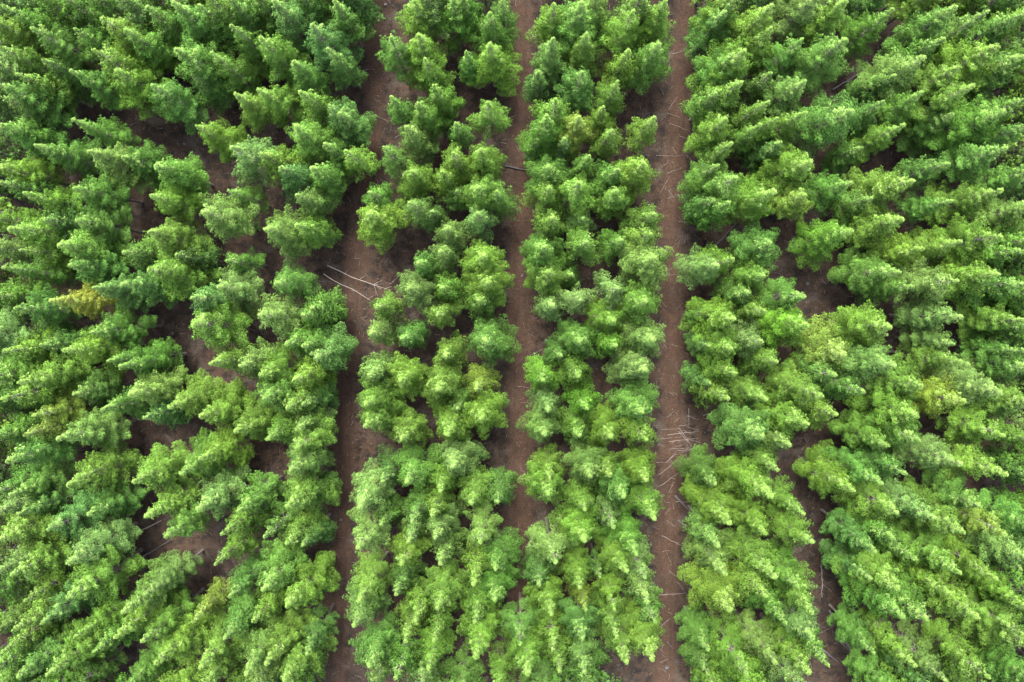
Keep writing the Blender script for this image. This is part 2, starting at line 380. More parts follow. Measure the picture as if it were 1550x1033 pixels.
# ------------------------------------------------------------------ the trees of the photograph
# per tile of the photograph: tree tops as  x,y,size,colour  in tile units (1/2.995 of a photo pixel)
TILES = [
((0, 0), """10,30,m,g 110,15,m,g 250,-40,m,g 35,90,m,g 145,120,m,g 460,95,l,y 330,130,s,g 545,-15,m,g 660,40,m,g 440,45,s,d 785,0,l,g
 905,20,m,g 1040,0,m,g 1050,110,m,g 1160,170,m,g 800,210,l,g 960,240,m,g 1060,430,m,y 410,225,l,y 315,325,m,g 345,385,m,g 120,205,m,y
 0,230,m,g 65,325,m,y 0,440,m,p 85,460,m,y 0,560,m,g 332,550,m,g 155,668,m,g 400,680,m,p 370,755,m,g 105,755,m,y 695,745,l,g 325,838,m,g
 150,850,s,g 0,820,m,g 108,885,m,y 268,912,m,y 680,885,m,y 335,1003,m,g 705,1000,m,g 895,575,m,y 1050,655,l,p 920,955,l,p 1140,960,m,p
 1040,870,s,g 590,470,s,y 640,420,m,b 690,130,m,y 1180,400,m,y 190,270,m,d 300,440,m,d 250,620,m,d 560,130,m,g 860,330,m,d 520,320,m,y
 430,420,m,d 560,710,m,d 200,990,m,d -20,130,m,d 30,740,m,d"""),
((390, 0), """10,20,s,g 75,10,l,b 175,15,l,p 380,5,m,g 5,175,l,g 160,275,m,g 195,405,l,y 10,395,m,p 40,480,m,y 175,580,l,y 235,765,l,g 170,880,m,p
 185,990,m,y 10,685,m,y 460,520,m,d 615,60,s,d 690,5,m,y 770,-10,m,g 720,65,m,y 720,155,l,y 585,170,l,g 600,430,m,g 730,370,s,y 800,390,m,g
 880,410,m,p 720,470,m,g 700,580,m,p 720,650,m,p 890,560,s,g 1040,460,m,y 1050,200,l,y 945,235,s,g 1060,50,m,g 880,5,m,g 1060,-20,m,d
 1150,-10,m,g 490,680,m,y 580,665,m,g 690,760,m,y 840,790,m,y 880,690,m,y 1010,690,m,y 1085,725,m,g 1000,840,m,y 1085,870,m,g 510,870,m,g
 505,970,l,y 690,910,m,p 850,990,s,y 1000,970,m,p 780,960,s,d 900,870,s,d 250,120,l,b 330,210,m,b 320,480,m,b 110,290,m,g 350,660,m,g
 100,760,m,b 80,640,m,y 760,260,m,y 950,500,m,d 800,560,s,d"""),
((780, 0), """180,20,m,y 180,90,s,y 160,170,m,p 310,140,m,y 300,10,l,g 385,5,m,y 310,330,m,b 100,320,m,d 500,15,s,y 535,60,l,y 690,0,l,y 640,190,l,g
 505,225,m,y 460,375,m,y 190,450,m,y 400,490,s,y 150,540,l,g 295,540,m,o 640,525,m,y 440,580,m,y 300,750,m,p 330,705,s,g 150,760,m,g
 150,855,m,y 290,830,l,y 590,745,l,y 460,765,m,g 470,870,m,y 450,950,m,y 640,970,m,y 180,990,m,y 300,990,s,d 70,630,s,d 960,0,m,g 850,40,l,d
 1010,150,m,g 1160,20,l,y 1160,130,m,y 1030,230,l,y 1020,360,l,y 1150,450,m,y 1180,370,m,y 950,535,m,y 985,640,m,y 1010,800,l,y 865,745,m,g
 830,900,m,d 965,930,m,g 1110,575,m,g 1160,630,m,y 1190,530,s,y 1180,780,m,y 1160,870,l,y 1050,950,m,d 440,310,m,d 230,620,m,d 500,700,m,d
 900,240,m,g 830,420,m,d 1080,300,m,d"""),
((1150, 0), """150,10,m,g 385,0,l,y 190,190,m,g 400,180,l,g 195,370,m,p 200,510,m,y 412,490,l,g 240,732,l,y 220,880,m,o 612,50,m,g 885,30,l,g
 1035,55,m,p 720,160,m,y 830,172,m,g 760,250,l,p 1072,205,l,y 900,302,m,y 960,390,l,y 737,430,m,g 752,522,m,g 655,580,m,y 1122,503,l,g
 1132,665,l,g 862,735,m,b 880,815,m,g 672,812,l,y 420,825,m,g 395,950,m,p 870,902,m,g 1110,882,l,y 1085,800,m,y 640,985,l,y 340,690,l,d
 470,670,s,d 1190,50,l,g 1200,250,l,d 1200,440,l,d 1200,620,l,d 1200,740,m,g 1200,870,l,d 1110,10,m,d 700,60,m,g 620,330,m,d 560,470,m,d
 880,520,m,d 700,640,m,d 330,30,m,d 60,330,m,d 100,650,m,d 270,330,m,d 800,600,m,d 960,790,m,d 520,900,m,d 100,930,m,d"""),
((0, 335), """40,25,l,y 95,125,m,y 250,97,l,y 650,52,l,y 20,230,m,g 330,190,m,b 422,302,m,b 660,250,l,y 65,402,m,g 212,362,l,O 872,352,m,b 1020,182,s,g
 990,292,m,p 890,462,l,y 1190,440,s,y 20,592,m,y 200,597,m,y 300,592,l,y 430,500,m,g 560,540,m,g 0,672,m,y 92,722,l,y 290,692,l,y 0,800,l,y
 0,892,m,y 162,882,m,o 105,972,m,o 262,1012,l,p 582,792,l,p 762,842,m,y 942,652,m,y 1080,652,m,p 912,892,m,y 1060,962,m,y 902,972,m,y 0,430,m,g
 0,520,m,g 60,1020,m,b 925,590,s,d 850,640,s,d 660,900,m,d 450,860,m,g 550,130,m,d 180,560,m,d 560,330,m,b 800,160,m,d 1090,560,m,d 480,640,m,g
 330,790,m,d 150,220,m,d 1120,800,m,d 350,420,m,d 560,950,m,d"""),
((390, 335), """30,30,l,p 185,25,l,g 850,30,m,p 830,130,m,p 1010,160,l,y 730,200,m,g 1040,270,m,y 690,310,m,p 1010,360,m,y 830,310,m,g 540,390,m,y
 810,430,m,y 500,520,m,p 660,540,m,g 850,510,m,y 1030,560,l,g 840,620,m,y 500,700,m,p 640,720,m,y 1000,760,m,o 820,770,l,y 500,820,m,y 490,920,l,y
 650,990,m,y 860,960,l,y 1020,900,l,y 72,282,m,g 15,442,l,p 240,420,m,g 125,552,m,g 22,692,m,y 185,722,l,y 32,792,m,g 132,842,m,y 165,942,m,p
 35,992,m,g 250,1010,m,y 340,400,m,d 350,600,l,d 900,850,s,d 10,950,m,g 750,650,s,d 900,270,s,d 620,430,s,d 780,860,s,d 110,150,m,d 160,640,m,g
 250,570,m,g 300,830,m,d"""),
((780, 335), """130,120,l,g 150,240,m,y 320,90,m,y 490,80,m,g 620,170,l,p 610,60,m,y 470,310,m,p 620,360,l,y 160,390,m,p 290,360,m,p 300,540,m,g 450,450,m,y
 450,570,m,s 640,550,l,p 590,690,l,p 120,720,m,s 290,700,m,y 320,850,m,s 150,860,m,p 130,970,m,p 290,980,m,y 570,870,l,g 430,990,m,y 590,990,m,y
 840,205,m,p 990,182,m,y 1150,242,m,g 980,442,l,y 1140,412,m,y 1130,542,m,p 990,582,m,y 990,692,m,y 962,812,m,y 1120,792,m,y 1150,100,m,d
 1190,650,m,y 1130,972,l,b 900,890,m,d 810,430,s,d 810,570,s,d 830,740,s,d 250,250,s,d 260,450,s,d 400,640,s,d 200,610,s,d 1040,620,m,d 1060,330,m,d
 1040,120,m,d"""),
((1150, 335), """410,45,l,s 602,72,l,g 740,132,m,y 927,97,l,y 1082,77,l,y 1090,172,m,y 622,212,l,g 890,267,l,p 1085,252,l,y 1200,130,m,g 602,322,l,p
 692,302,m,g 1092,332,m,y 592,482,l,y 922,442,l,p 882,552,s,p 202,342,m,g 215,472,l,s 392,592,l,o 237,562,m,y 622,662,l,p 932,642,l,y 1017,652,m,g
 342,702,m,g 182,662,m,y 267,782,l,y 1102,772,l,p 717,872,l,y 922,832,l,o 342,882,m,y 212,922,l,y 302,962,s,y 1102,962,l,y 722,982,m,g 1200,270,l,g
 1200,600,m,g 1200,460,m,y 1200,850,m,d 1200,700,m,d 1200,980,m,d 900,1012,m,y 592,1022,m,y 140,1022,m,p 30,982,m,b 735,762,m,y 650,540,m,d
 450,100,m,d 750,230,m,d 430,350,m,d 100,180,m,d 780,540,m,d 480,780,m,g 430,610,m,d 1020,420,m,g 940,370,m,d 640,900,m,d 60,760,m,y 90,580,m,y"""),
((0, 688), """20,30,l,g 210,42,m,b 300,122,l,y 592,132,l,y 652,277,l,y 912,32,m,y 932,112,m,y 890,242,l,p 92,292,m,b 222,342,m,b 0,382,l,y 742,382,m,g
 1010,362,m,y 972,492,m,y 322,512,l,p 52,542,l,y 0,642,l,y 100,672,m,y 302,662,l,y 1000,582,m,y 1160,602,m,y 662,642,m,p 542,712,l,p 862,762,m,o
 642,872,l,y 532,832,l,y 1000,832,m,b 1150,762,m,y 7,892,m,y 77,942,m,y 202,1012,l,y 332,832,m,y 892,972,l,y 1000,902,m,y 1110,992,l,p 702,972,l,y
 640,1005,m,y 40,182,m,g 400,280,m,d 1040,652,m,g 60,1012,l,b 500,90,m,b 800,80,m,g 180,760,m,b 60,800,m,y 480,720,m,d
 1080,250,m,g 420,900,m,g 900,880,m,d 200,400,m,d"""),
((390, 688), """180,80,l,p 142,232,l,y 132,412,m,y 142,492,m,y 132,702,l,y 12,622,l,g 32,382,m,g 22,742,m,g 40,240,m,d 442,242,l,p 462,432,l,p 475,660,l,y
 422,792,l,p 650,192,m,y 682,122,l,g 820,162,m,y 882,62,l,p 790,282,m,y 682,392,m,p 810,382,m,p 972,212,m,y 1012,402,l,p 820,502,m,p 660,512,m,y
 672,572,m,p 972,602,l,y 712,762,m,y 822,702,m,y 992,762,m,y 662,852,m,y 790,852,m,y 992,922,l,y 772,972,m,y 632,1022,l,g 502,982,l,g 950,1002,l,y
 1150,1000,m,y 50,962,l,y 150,1022,l,y 290,900,m,d 560,330,m,d 1090,210,m,d 1080,540,m,g 280,420,m,d 290,220,m,d 860,990,m,g 620,640,m,d 880,620,m,d
 700,300,m,g 560,130,m,d 1060,660,m,g 880,420,m,d"""),
((780, 688), """160,102,m,y 150,192,l,y 340,92,m,p 290,162,m,y 312,402,l,y 310,262,m,y 452,332,m,p 482,192,m,g 612,132,m,y 632,282,l,y 600,342,m,y
 160,482,l,p 492,532,l,y 592,572,m,p 602,662,l,p 452,702,m,y 300,602,m,y 320,712,s,o 312,832,m,b 150,732,m,y 182,892,l,y 192,982,m,y 312,992,m,p
 462,832,m,y 512,962,l,y 622,932,l,y 60,1012,l,y 560,1032,l,y 640,770,m,g 20,870,m,b 1157,162,l,y 972,312,l,y 922,412,m,p 962,552,l,p 982,702,l,o
 1172,552,l,y 1142,652,m,y 1092,722,m,g 1150,362,m,y 1062,1012,l,y 1172,962,m,w 880,1010,m,d 860,900,m,d 1190,872,m,y 830,140,m,d 1180,20,m,b
 250,500,s,d 430,100,m,y 390,560,s,d 540,440,m,g 90,600,m,d 860,480,m,d 1040,560,m,d 1050,300,m,d"""),
((1150, 688), """90,70,m,y 342,162,l,y 672,82,m,g 912,52,l,p 1092,82,l,y 932,152,m,y 212,272,m,y 222,412,l,y 632,272,l,y 790,292,l,p 612,392,m,g 942,372,l,y
 1122,362,l,o 992,242,m,g 912,522,l,y 1087,572,l,y 72,542,m,y 182,602,m,g 252,702,l,y 252,842,l,p 582,722,l,g 642,602,l,y 757,742,l,g 1002,742,l,y
 1200,832,l,y 692,952,l,y 842,1012,m,w 212,992,l,y 312,952,m,g 722,1032,l,y 1052,1012,l,y 952,812,m,y 1200,100,l,d 1200,300,l,d 1200,520,m,d
 1200,700,l,d 1200,900,l,d 330,400,m,d 410,560,m,d 700,900,m,d 450,430,m,b 540,130,m,g 700,480,m,g 130,480,m,g 450,900,m,d 860,640,m,y 120,760,m,g"""),
]
COL = {  # needle base colours
    'g': (0.0285, 0.070, 0.0115), 'y': (0.0365, 0.078, 0.0110), 'p': (0.0400, 0.080, 0.0185), 'b': (0.0285, 0.070, 0.0150),
    'd': (0.0250, 0.060, 0.0120), 'o': (0.0450, 0.078, 0.0115), 's': (0.0290, 0.077, 0.0085), 'w': (0.0370, 0.070, 0.0175), 'O': (0.0580, 0.080, 0.0120)}
TONE = {'g': 'mid green', 'y': 'yellowish green', 'p': 'pale green', 'b': 'bluish green', 'd': 'dark green',
        'o': 'yellow-orange tipped', 's': 'vivid green', 'O': 'yellow-orange tipped', 'w': 'sparse greyish'}
SIZE = {'s': (0.80, 13.0), 'm': (1.02, 14.4), 'l': (1.25, 15.4)}

rng = random.Random(3)
trees = []     # (u, v, size, colour, h, x, y)
for (ox, oy), txt in TILES:
    for it in txt.split():
        a, b, s, c = it.split(',')
        u, v = ox + float(a) / 2.995, oy + float(b) / 2.995
        trees.append([u, v, s, c])
# thin the list where two marks fall on one tree
def thin(ts):
    kept = []
    for t in sorted(ts, key=lambda t: (t[3] == 'd', {'l': 0, 'm': 1, 's': 2}[t[2]])):
        need = 33 if t[3] == 'd' else {'l': 33, 'm': 30, 's': 26}[t[2]]
        need *= 1 + .16 * min(1, max(0, (abs(t[0] - 788) - 280) / 150))
        if all((t[0] - k[0]) ** 2 + (t[1] - k[1]) ** 2 > need * need for k in kept): kept.append(t)
    return kept
trees = thin(trees)
# trees whose tops lie just outside the photograph but whose crowns reach into it
n_in = len(trees)
RING = {}
for ring in range(4):
    m = 24 + 54 * ring
    pts = [(x, -m) for x in range(-m, 1550 + m, 66)] + [(x, 1033 + m) for x in range(-m, 1550 + m, 66)] + \
          [(-m, y) for y in range(-m + 40, 1033 + m, 60)] + [(1550 + m, y) for y in range(-m + 40, 1033 + m, 60)]
    for (u, v) in pts:
        u += rng.uniform(-16, 16); v += rng.uniform(-16, 16)
        if ring < 3 and min(abs(u - q) for q in ((575, 788, 1038) if v < 500 else (512, 1004, 1004))) < 46 or (v > 1033 and (abs(u - 1275) < 45 or abs(u - 515) < 36)): continue
        trees.append([u, v, rng.choice('mml'), rng.choice('ggyypd')]); RING[len(trees) - 1] = ring
TRACKS = {   # ground centre lines in photograph pixels
    'central': [(786, -160), (788, 150), (787, 400), (788, 650), (788, 900), (788, 1200)],
    'left': [(586, -160), (568, 100), (560, 250), (536, 400), (526, 560), (520, 750), (512, 900), (500, 1200)],
    'right': [(1046, -160), (1034, 100), (1017, 300), (1016, 420), (1021, 620), (1012, 800), (1005, 1000), (1000, 1200)]}
LANES = dict(TRACKS); LANES['far right'] = [(1215, 500), (1232, 760), (1268, 1040), (1290, 1200)]
OPEN = [(275, 210, 62, 45), (278, 485, 28, 58), (226, 800, 22, 38), (1215, 435, 26, 32), (528, 400, 58, 38), (1300, 655, 40, 22)]
def lane_u(pts, v):
    for a, b in zip(pts, pts[1:]):
        if v <= b[1]: return a[0] + (v - a[1]) / (b[1] - a[1]) * (b[0] - a[0])
    return pts[-1][0]
def lane_x(pts, y):
    pts = sorted((at(u, v, 0) for u, v in pts), key=lambda p: p.y)
    if y <= pts[0].y: return pts[0].x
    for a, b in zip(pts, pts[1:]):
        if y <= b.y: return a.x + (y - a.y) / (b.y - a.y) * (b.x - a.x)
    return pts[-1].x
for t in trees:
    u, v, s, c = t
    rs, h = SIZE[s]
    h += rng.uniform(-.7, .7)
    if c == 'd': h -= 1.9
    p = at(u, v, h)
    rr_ = rs * rng.uniform(.90, 1.10) * (1 + .07 * min(1, max(0, (abs(u - 788) - 280) / 150)))
    # trees stand clear of the tracks and of the open patches
    for nm in LANES:
        d = p.x - lane_x(LANES[nm], p.y)
        sg = 1 if u > lane_u(LANES[nm], v) else -1
        if nm == 'far right' and p.y > at(1220, 620, 0).y: continue
        need = rr_ * TR * ({'left': .58, 'far right': .55, 'right': .74 if v < 400 else .84}.get(nm, .74)) + (.40 if nm != 'far right' else .3)
        if nm == 'central' and v > 900: continue
        if d * sg < need and v > -20: p.x += sg * min(need - d * sg, 2.2)
    for (cu, cv, ru, rv) in OPEN:
        b = ROT.transposed() @ Vector((p.x, p.y, -H))
        gu, gv = 775 - b.x / b.z * F, 516.5 + b.y / b.z * F
        e = math.hypot((gu - cu) / ru, (gv - cv) / rv)
        if e < 1:
            if c == 'd': t.append(None); break
            q = at(cu + (gu - cu) / max(e, .2), cv + (gv - cv) / max(e, .2), 0)
            p.x += (q.x - p.x) * .8; p.y += (q.y - p.y) * .8
    if len(t) == 5: continue
    t += [h, p.x, p.y, rr_]
trees, RING = [t for t in trees if len(t) == 8], {j: RING[i] for j, i in enumerate(i for i, t in enumerate(trees) if len(t) == 8) if i in RING}

MASS = set()   # indices of the trees that show least (one mass)
_mass = '3 9 26 42 51 63 119 121 130 131 161 162 164 165 166 167 168 173 174 175 180 191 192 194 195 201 202 203 205 206 209 210 211 212 214 215 216 217 218 222 223 224 226 227 229 230 232 233 234 235 236 238 239 240 241 245 248 249 256 261 263 267 269 270 273 275 276 277 278 281 282 283 284 285 286 287 288 290 294 295 298 299 300 302 304 305 306 307 308 309 312 313 314 315 316 318 320 322 324 325 327 328 330 332 333 335 336 338 341 343 348 349 350 352 354 355 361 363 364 365 366 367 368 369 371 373 375 376 377 380 382 384 385 388 389 393 394 395 396 398 399 402 404 405 406 407 411 414 415 416 417 418 419 420 421 422 423 424 425 426 430 431 432 434 436 437 438 439 440 441 443 444 445 446 447 448 449 451 452 454 455 458 459 460 461 462 463 464 467 468 471 472 473 474 475 476 477 478 479 480 481 482 483 484 485 486 487 488 489 490 491 492 493 494 495 496 497 499 500 501 502 503 504 505 506 508 509 510 511 512 513 515 516 517 518 519 520 522 523 524 526 530 531 532 535 536 537 538 539 540 541 542 543 544 545 546 549 550 551 554 555 561 562 563 564 565 566 567 568 569 570 571 572 573 574 575 576 577 578 579 580 581 582 583 584 585 586 587 588 589 590 591 592 593 594 595 596 597 598 599 600 601 602 603 604 605 606 607 608 609 610 611 612 613 614 615 616 617 618 619 620 621 622 623 624 625 626 627 628 629 630 631 632 633 634 635 636 637 638 639 640 641 642 643 644 645 646 647 648 649 650 651 652 653 654 655 656 657 658 659 660 661 662 663 664 665 666 667 668 669 670 671 672 673 674 675 676 677 678 679 680 681 682 683 684 685 686 687 688 689 690 691 692 693 694 695 696 697 698 699 700 701 702 703 704 705 706 707 708 709 710 711 712 713 714 715 716 717 718 719 720 721 722 723 724 725 726 727 728 729 730 731 732 733 734 735 736 737 738 739 740 741 742 743 744 745 746 747 748 749 750 751 752 753 754 755 756 757 758 759 760 761 762 763 764 765 766 767 768 769 770 771 772 773 774 775 776 777 778 779 780 781 782 783 784 785 786 787 788 789 790 791 792 793 794 795 796 797 798 799 800 801 802 803 804 805 806 807 808 809 810 811 812 813 814 815 816 817 818 819 820 821 822 823 824 825 826 827 828 829 830 831 832 833 834 835 836 837 838 839 840 841 842 843 844 845 846 847 848 849 850 851 852 853 854 855 856 857 858 859 860 861 862 863 864 865 866 867 868 869 870 871 872 873 874 875 876 877 878 879 880 881 882 883 884 885 886 887 888 889 890 891 892 893 894 895 896 897 898 899 900 901 902 903 904 905 906 907 908 909 910 911 912 913 914 915 916 917 918 919 920 921 922 923 924 925 926 927 928 929 930 931 932 933 934 935 936 937 938 939 940 941 942 943 944 945 946 947 948 949 950 951 952 953 954 955 956 957 958 959 960 961 962 963 964 965 966 967 968 969 970 971 972 973 974 975 976 977 978 979 980 981 982 983 984 985 986 987 988 989 990 991 992 993 994 995 996 997 998 999'
if _mass: MASS = set(int(x) for x in _mass.split()) | {i for i, r in RING.items() if r > 0}

# ------------------------------------------------------------------ tracks, ground
def track_x(name, y): return lane_x(TRACKS[name], y)

def sheet(name, x0, x1, y0, y1, mat):
    V = [(x0, y0, 0), (x1, y0, 0), (x1, y1, 0), (x0, y1, 0)]
    me = mesh_from(name, V, [(0, 1, 2), (0, 2, 3)], [mat])
    return tag(link(name, me), kind='structure')
sheet('forest_floor', -600, 600, -600, 600, M_ground)
for nm in TRACKS:
    rg = random.Random(nm)
    V, T, E = [], [], []
    ys = np.arange(-120, 120.1, 1.25)
    w = 1.9
    for i, y in enumerate(ys):
        w += rg.uniform(-.2, .2) - (w - 1.9) * .2
        x = track_x(nm, y)
        for k in range(7):
            e = -1 + 2 * k / 6
            z = 0.004 + 0.03 * (1 - e * e) - (rg.uniform(0, .018) if k in (2, 4) else 0)
            V.append((x + e * w, y, z)); E.append(e)
    for i in range(len(ys) - 1):
        for k in range(6):
            a = i * 7 + k
            T += [(a, a + 1, a + 8), (a, a + 8, a + 7)]
    me = mesh_from('dirt_track', V, T, [M_track], attrs={'across': E}, smooth=True)
    tag(link('dirt_track', me), kind='structure')

# ------------------------------------------------------------------ place the trees
ORD = ['', 'first', 'second', 'third', 'fourth', 'fifth', 'sixth', 'seventh', 'eighth', 'ninth', 'tenth', 'eleventh', 'twelfth',
       'thirteenth', 'fourteenth', 'fifteenth', 'sixteenth', 'seventeenth', 'eighteenth', 'nineteenth', 'twentieth'] + ['last'] * 60
def row_of(x, y):
    best = None
    for nm in TRACKS:
        d = x - track_x(nm, y)
        if best is None or abs(d) < abs(best[1]): best = (nm, d)
    nm, d = best
    return nm, 'left' if d < 0 else 'right', max(1, int(abs(d) / 4.9 + 0.5))
rows = {}
for i, t in enumerate(trees):
    if i in MASS: continue
    r = row_of(t[5], t[6])
    third = 'upper' if t[1] < 344 else ('middle' if t[1] < 689 else 'lower')
    rows.setdefault((r, third), []).append(i)
LAB = {}
SZ = {'s': 'small ', 'm': '', 'l': 'broad '}
for ((nm, side, k), third), ids in rows.items():
    ids.sort(key=lambda i: trees[i][1])
    for j, i in enumerate(ids):
        t = trees[i]
        LAB[i] = f"{SZ[t[2]]}{TONE[t[3]]} pine, {ORD[j+1]} down in {ORD[k]} row {side} of {nm} track, {third} third"
SPECIAL = {}
for (mu, mv, txt) in [(612, 440, 'at the right hand ends of the two pale fallen poles'),
                      (745, 240, 'at the left end of the dark log across central track'),
                      (840, 262, 'at the right end of the dark log across central track'),
                      (985, 690, 'beside the brash heap on right track, left of it'),
                      (1100, 690, 'beside the brash heap on right track, right of it'),
                      (470, 430, 'at the left side of the clearing with two pale poles'),
                      (560, 350, 'directly above the clearing with two pale fallen poles'),
                      (100, 455, 'near the left edge, brightest yellow-orange top of all')]:
    cand = [i for i in LAB if i not in SPECIAL and abs(trees[i][0] - mu) < 45 and abs(trees[i][1] - mv) < 45 and (trees[i][3] == 'O' or 'orange' not in txt)]
    if cand:
        i = min(cand, key=lambda i: (trees[i][0] - mu) ** 2 + (trees[i][1] - mv) ** 2)
        SPECIAL[i] = f"{SZ[trees[i][2]]}{TONE[trees[i][3]]} pine {txt}" if 'orange' not in txt else f"{SZ[trees[i][2]]}pine {txt}"
def tint_of(t, rg):
    c = COL[t[3]]
    v = rg.uniform(.88, 1.12); h = rg.uniform(-.07, .07)
    return (c[0] * v * (1 + h), c[1] * v, c[2] * v * (1 + rg.uniform(-.15, .15)))

rg = random.Random(11)
mass_V, mass_T, mass_mi, mass_tip, mass_rnd, mass_tint, mass_nr, mass_n = [], [], [], [], [], [], [], 0
mt_V, mt_T, mt_n = [], [], 0
PINE_IDS = []
def trunk_arrays(me):
    V = np.empty(len(me.vertices) * 3, np.float32); me.vertices.foreach_get('co', V)
    T = np.empty(len(me.loops), np.int32); me.loops.foreach_get('vertex_index', T)
    return V.reshape(-1, 3), T.reshape(-1, 3)
for i, (u, v, s, c, h, x, y, rs) in enumerate(trees):
    vi = rg.randrange(len(PINES)); rz = rg.uniform(0, 6.28); rot_t = (rg.gauss(0, .012), rg.gauss(0, .012))
    tint = tint_of(trees[i], rg)
    crown_me, trunk_me, arr = PINES[vi]
    sz = h / TH
    if i in MASS:
        V, T, tp, rn, mi, nr = arr
        # lighter copies for the mass: fewer, broader needles per shoot, and fewer shoots for the trees outside the picture
        nt_ = len(V) // (3 * NN)
        sel = np.zeros((nt_, NN, 3), bool); sel[:, ::2] = True
        if RING.get(i, 0) > 0: sel[np.arange(nt_) % 5 > 1] = False
        wide = V.reshape(nt_, NN, 3, 3).copy()
        wide[:, :, 1] += (wide[:, :, 1] - (wide[:, :, 0] + wide[:, :, 2]) / 2) * (.7 if RING.get(i, 0) == 0 else 2.0)
        sel = sel.ravel(); V = wide.reshape(-1, 3)[sel]; tp = tp[sel]; rn = rn[sel]; nr = nr[sel]
        T = np.arange(len(V)).reshape(-1, 3); mi = mi.reshape(-1)[sel.reshape(-1, 3)[:, 0]]
        M = Matrix.LocRotScale(Vector((x, y, 0)), Euler((0, 0, rz)), Vector((rs, rs, sz)))
        Mn = np.array(M.to_3x3())
        mass_V.append(V @ Mn.T + np.array([x, y, 0])); mass_T.append(T + mass_n); mass_n += len(V)
        mass_nr.append(nr @ Mn.T); mass_mi.append(mi); mass_tip.append(tp); mass_rnd.append(rn); mass_tint.append(np.tile(np.array(tint), (len(V), 1)))
        V, T = trunk_arrays(trunk_me)
        mt_V.append(V @ Mn.T + np.array([x, y, 0])); mt_T.append(T + mt_n); mt_n += len(V)
        continue
    root = link('pine_tree', None)
    root.location = (x, y, 0); root.rotation_euler = (rot_t[0], rot_t[1], rz)
    tag(root, SPECIAL.get(i, LAB[i]), 'pine tree', 'pine trees planted in rows')
    k = link('trunk', trunk_me, root); k.scale = (rs, rs, sz)
    cr = link('crown', crown_me, root); cr.scale = (rs, rs, sz); cr.color = (*tint, 1)
    cr.pass_index = i + 1
    if c == 'w' or i % 17 == 5:
        b = link('bare_branches', BARE[i % 3], root)
        b.scale = (1, 1, 1.0)
if mass_V:
    V = np.concatenate(mass_V); T = np.concatenate(mass_T)
    me = mesh_from('pine_stand', V, T, [M_fol_s, M_new_lit_s], np.concatenate(mass_mi),
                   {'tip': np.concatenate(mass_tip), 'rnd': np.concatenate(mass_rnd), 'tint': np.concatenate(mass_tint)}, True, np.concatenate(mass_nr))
    V2 = np.concatenate(mt_V); T2 = np.concatenate(mt_T)
    o = tag(link('pine_stand', me), 'crowded green pines half hidden among and beyond the rows', 'pine trees', kind='stuff')
    link('trunks', mesh_from('mass_trunks', V2, T2, [M_bark], smooth=True), o)

# ------------------------------------------------------------------ fallen branches, poles, stumps on the floor
def stick(p, q, r, mat, seed, twigs=0):
    g = Geo(); rr = random.Random(seed)
    a = np.array(p); b = np.array(q); n = 5
    ln = np.linalg.norm(b - a); d = (b - a) / ln; sd = np.array([-d[1], d[0], 0])
    c = (a + b) / 2; c[2] = 0
    bow = rr.uniform(-.02, .02) * ln
    pts = [a + (b - a) * k / n + sd * (bow * math.sin(math.pi * k / n) + rr.uniform(-.016, .016) * ln) - c for k in range(n + 1)]
    rad = [r * (1 - .6 * k / n) for k in range(n + 1)]
    g.tube(pts, rad, 6, rr)
    for _ in range(twigs):
        k = rr.uniform(.3, .95); base = a + (b - a) * k - c
        sg = rr.choice((-1, 1))
        e = base + (d * rr.uniform(.3, 1) + sd * sg * rr.uniform(.3, .8)) * ln * rr.uniform(.08, .2) + np.array([0, 0, rr.uniform(0, .12)])
        g.tube([base, e], [r * .4, r * .15], 4, rr, cap=False)
    return g, c
nbr = 0
def fallen(ox, oy, x0, y0, x1, y1, r, mat, name, label, cat, group=None, twigs=2):
    global nbr
    nbr += 1; r *= 1.3
    p = at(ox + x0 / 2.995, oy + y0 / 2.995, r + .05); q = at(ox + x1 / 2.995, oy + y1 / 2.995, r * .5 + .06)
    g, c = stick(p, q, r, mat, nbr, twigs)
    o = link(name, g.mesh(name, mat)); o.location = c
    return tag(o, label, cat, group)
G1 = 'fallen branches lying on the bare soil'
# clearing on the left of the left track
fallen(390, 335, 315, 205, 605, 315, .048, M_pole, 'fallen_pole', 'long pale fallen pole in the clearing, upper of the two, ending under a pine', 'pole', None, 5)
fallen(390, 335, 298, 243, 512, 362, .048, M_pole, 'fallen_pole', 'long pale fallen pole in the clearing, lower of the two, slanting down right', 'pole', None, 3)
fallen(390, 335, 225, 318, 320, 326, .10, M_darkw, 'fallen_log', 'short dark fallen log left of the two pale poles in the clearing', 'log', None, 0)
fallen(780, 0, -45, 752, 72, 775, .10, M_darkw, 'fallen_log', 'dark fallen log lying straight across the central dirt track, upper third', 'log', None, 0)
fallen(780, 688, 722, 188, 798, 268, .12, M_darkw, 'fallen_log', 'dark log slanting beneath the pale brash heap on the right track', 'log', None, 0)
fallen(780, 688, 738, 298, 788, 348, .11, M_darkw, 'fallen_log', 'short dark log on the right edge of right track, lower third', 'log', None, 0)
fallen(780, 335, 898, 122, 1000, 8, .10, M_darkw, 'fallen_log', 'dark log between pines right of the right track, at a wide gap', 'log', None, 1)
fallen(1150, 688, 312, 708, 370, 752, .14, M_darkw, 'fallen_log', 'thick short dark log in the bottom right soil gap', 'log', None, 0)
fallen(1150, 688, 265, 866, 355, 942, .10, M_darkw, 'fallen_log', 'thin dark log lowest in the bottom right soil gap', 'log', None, 0)
fallen(1150, 688, 350, 836, 420, 900, .10, M_darkw, 'fallen_log', 'dark log under pines on right side of bottom right soil gap', 'log', None, 0)
fallen(0, 688, 640, 470, 770, 390, .09, M_darkw, 'fallen_log', 'dark log lower of two in the shaded lower left gap', 'log', None, 0)
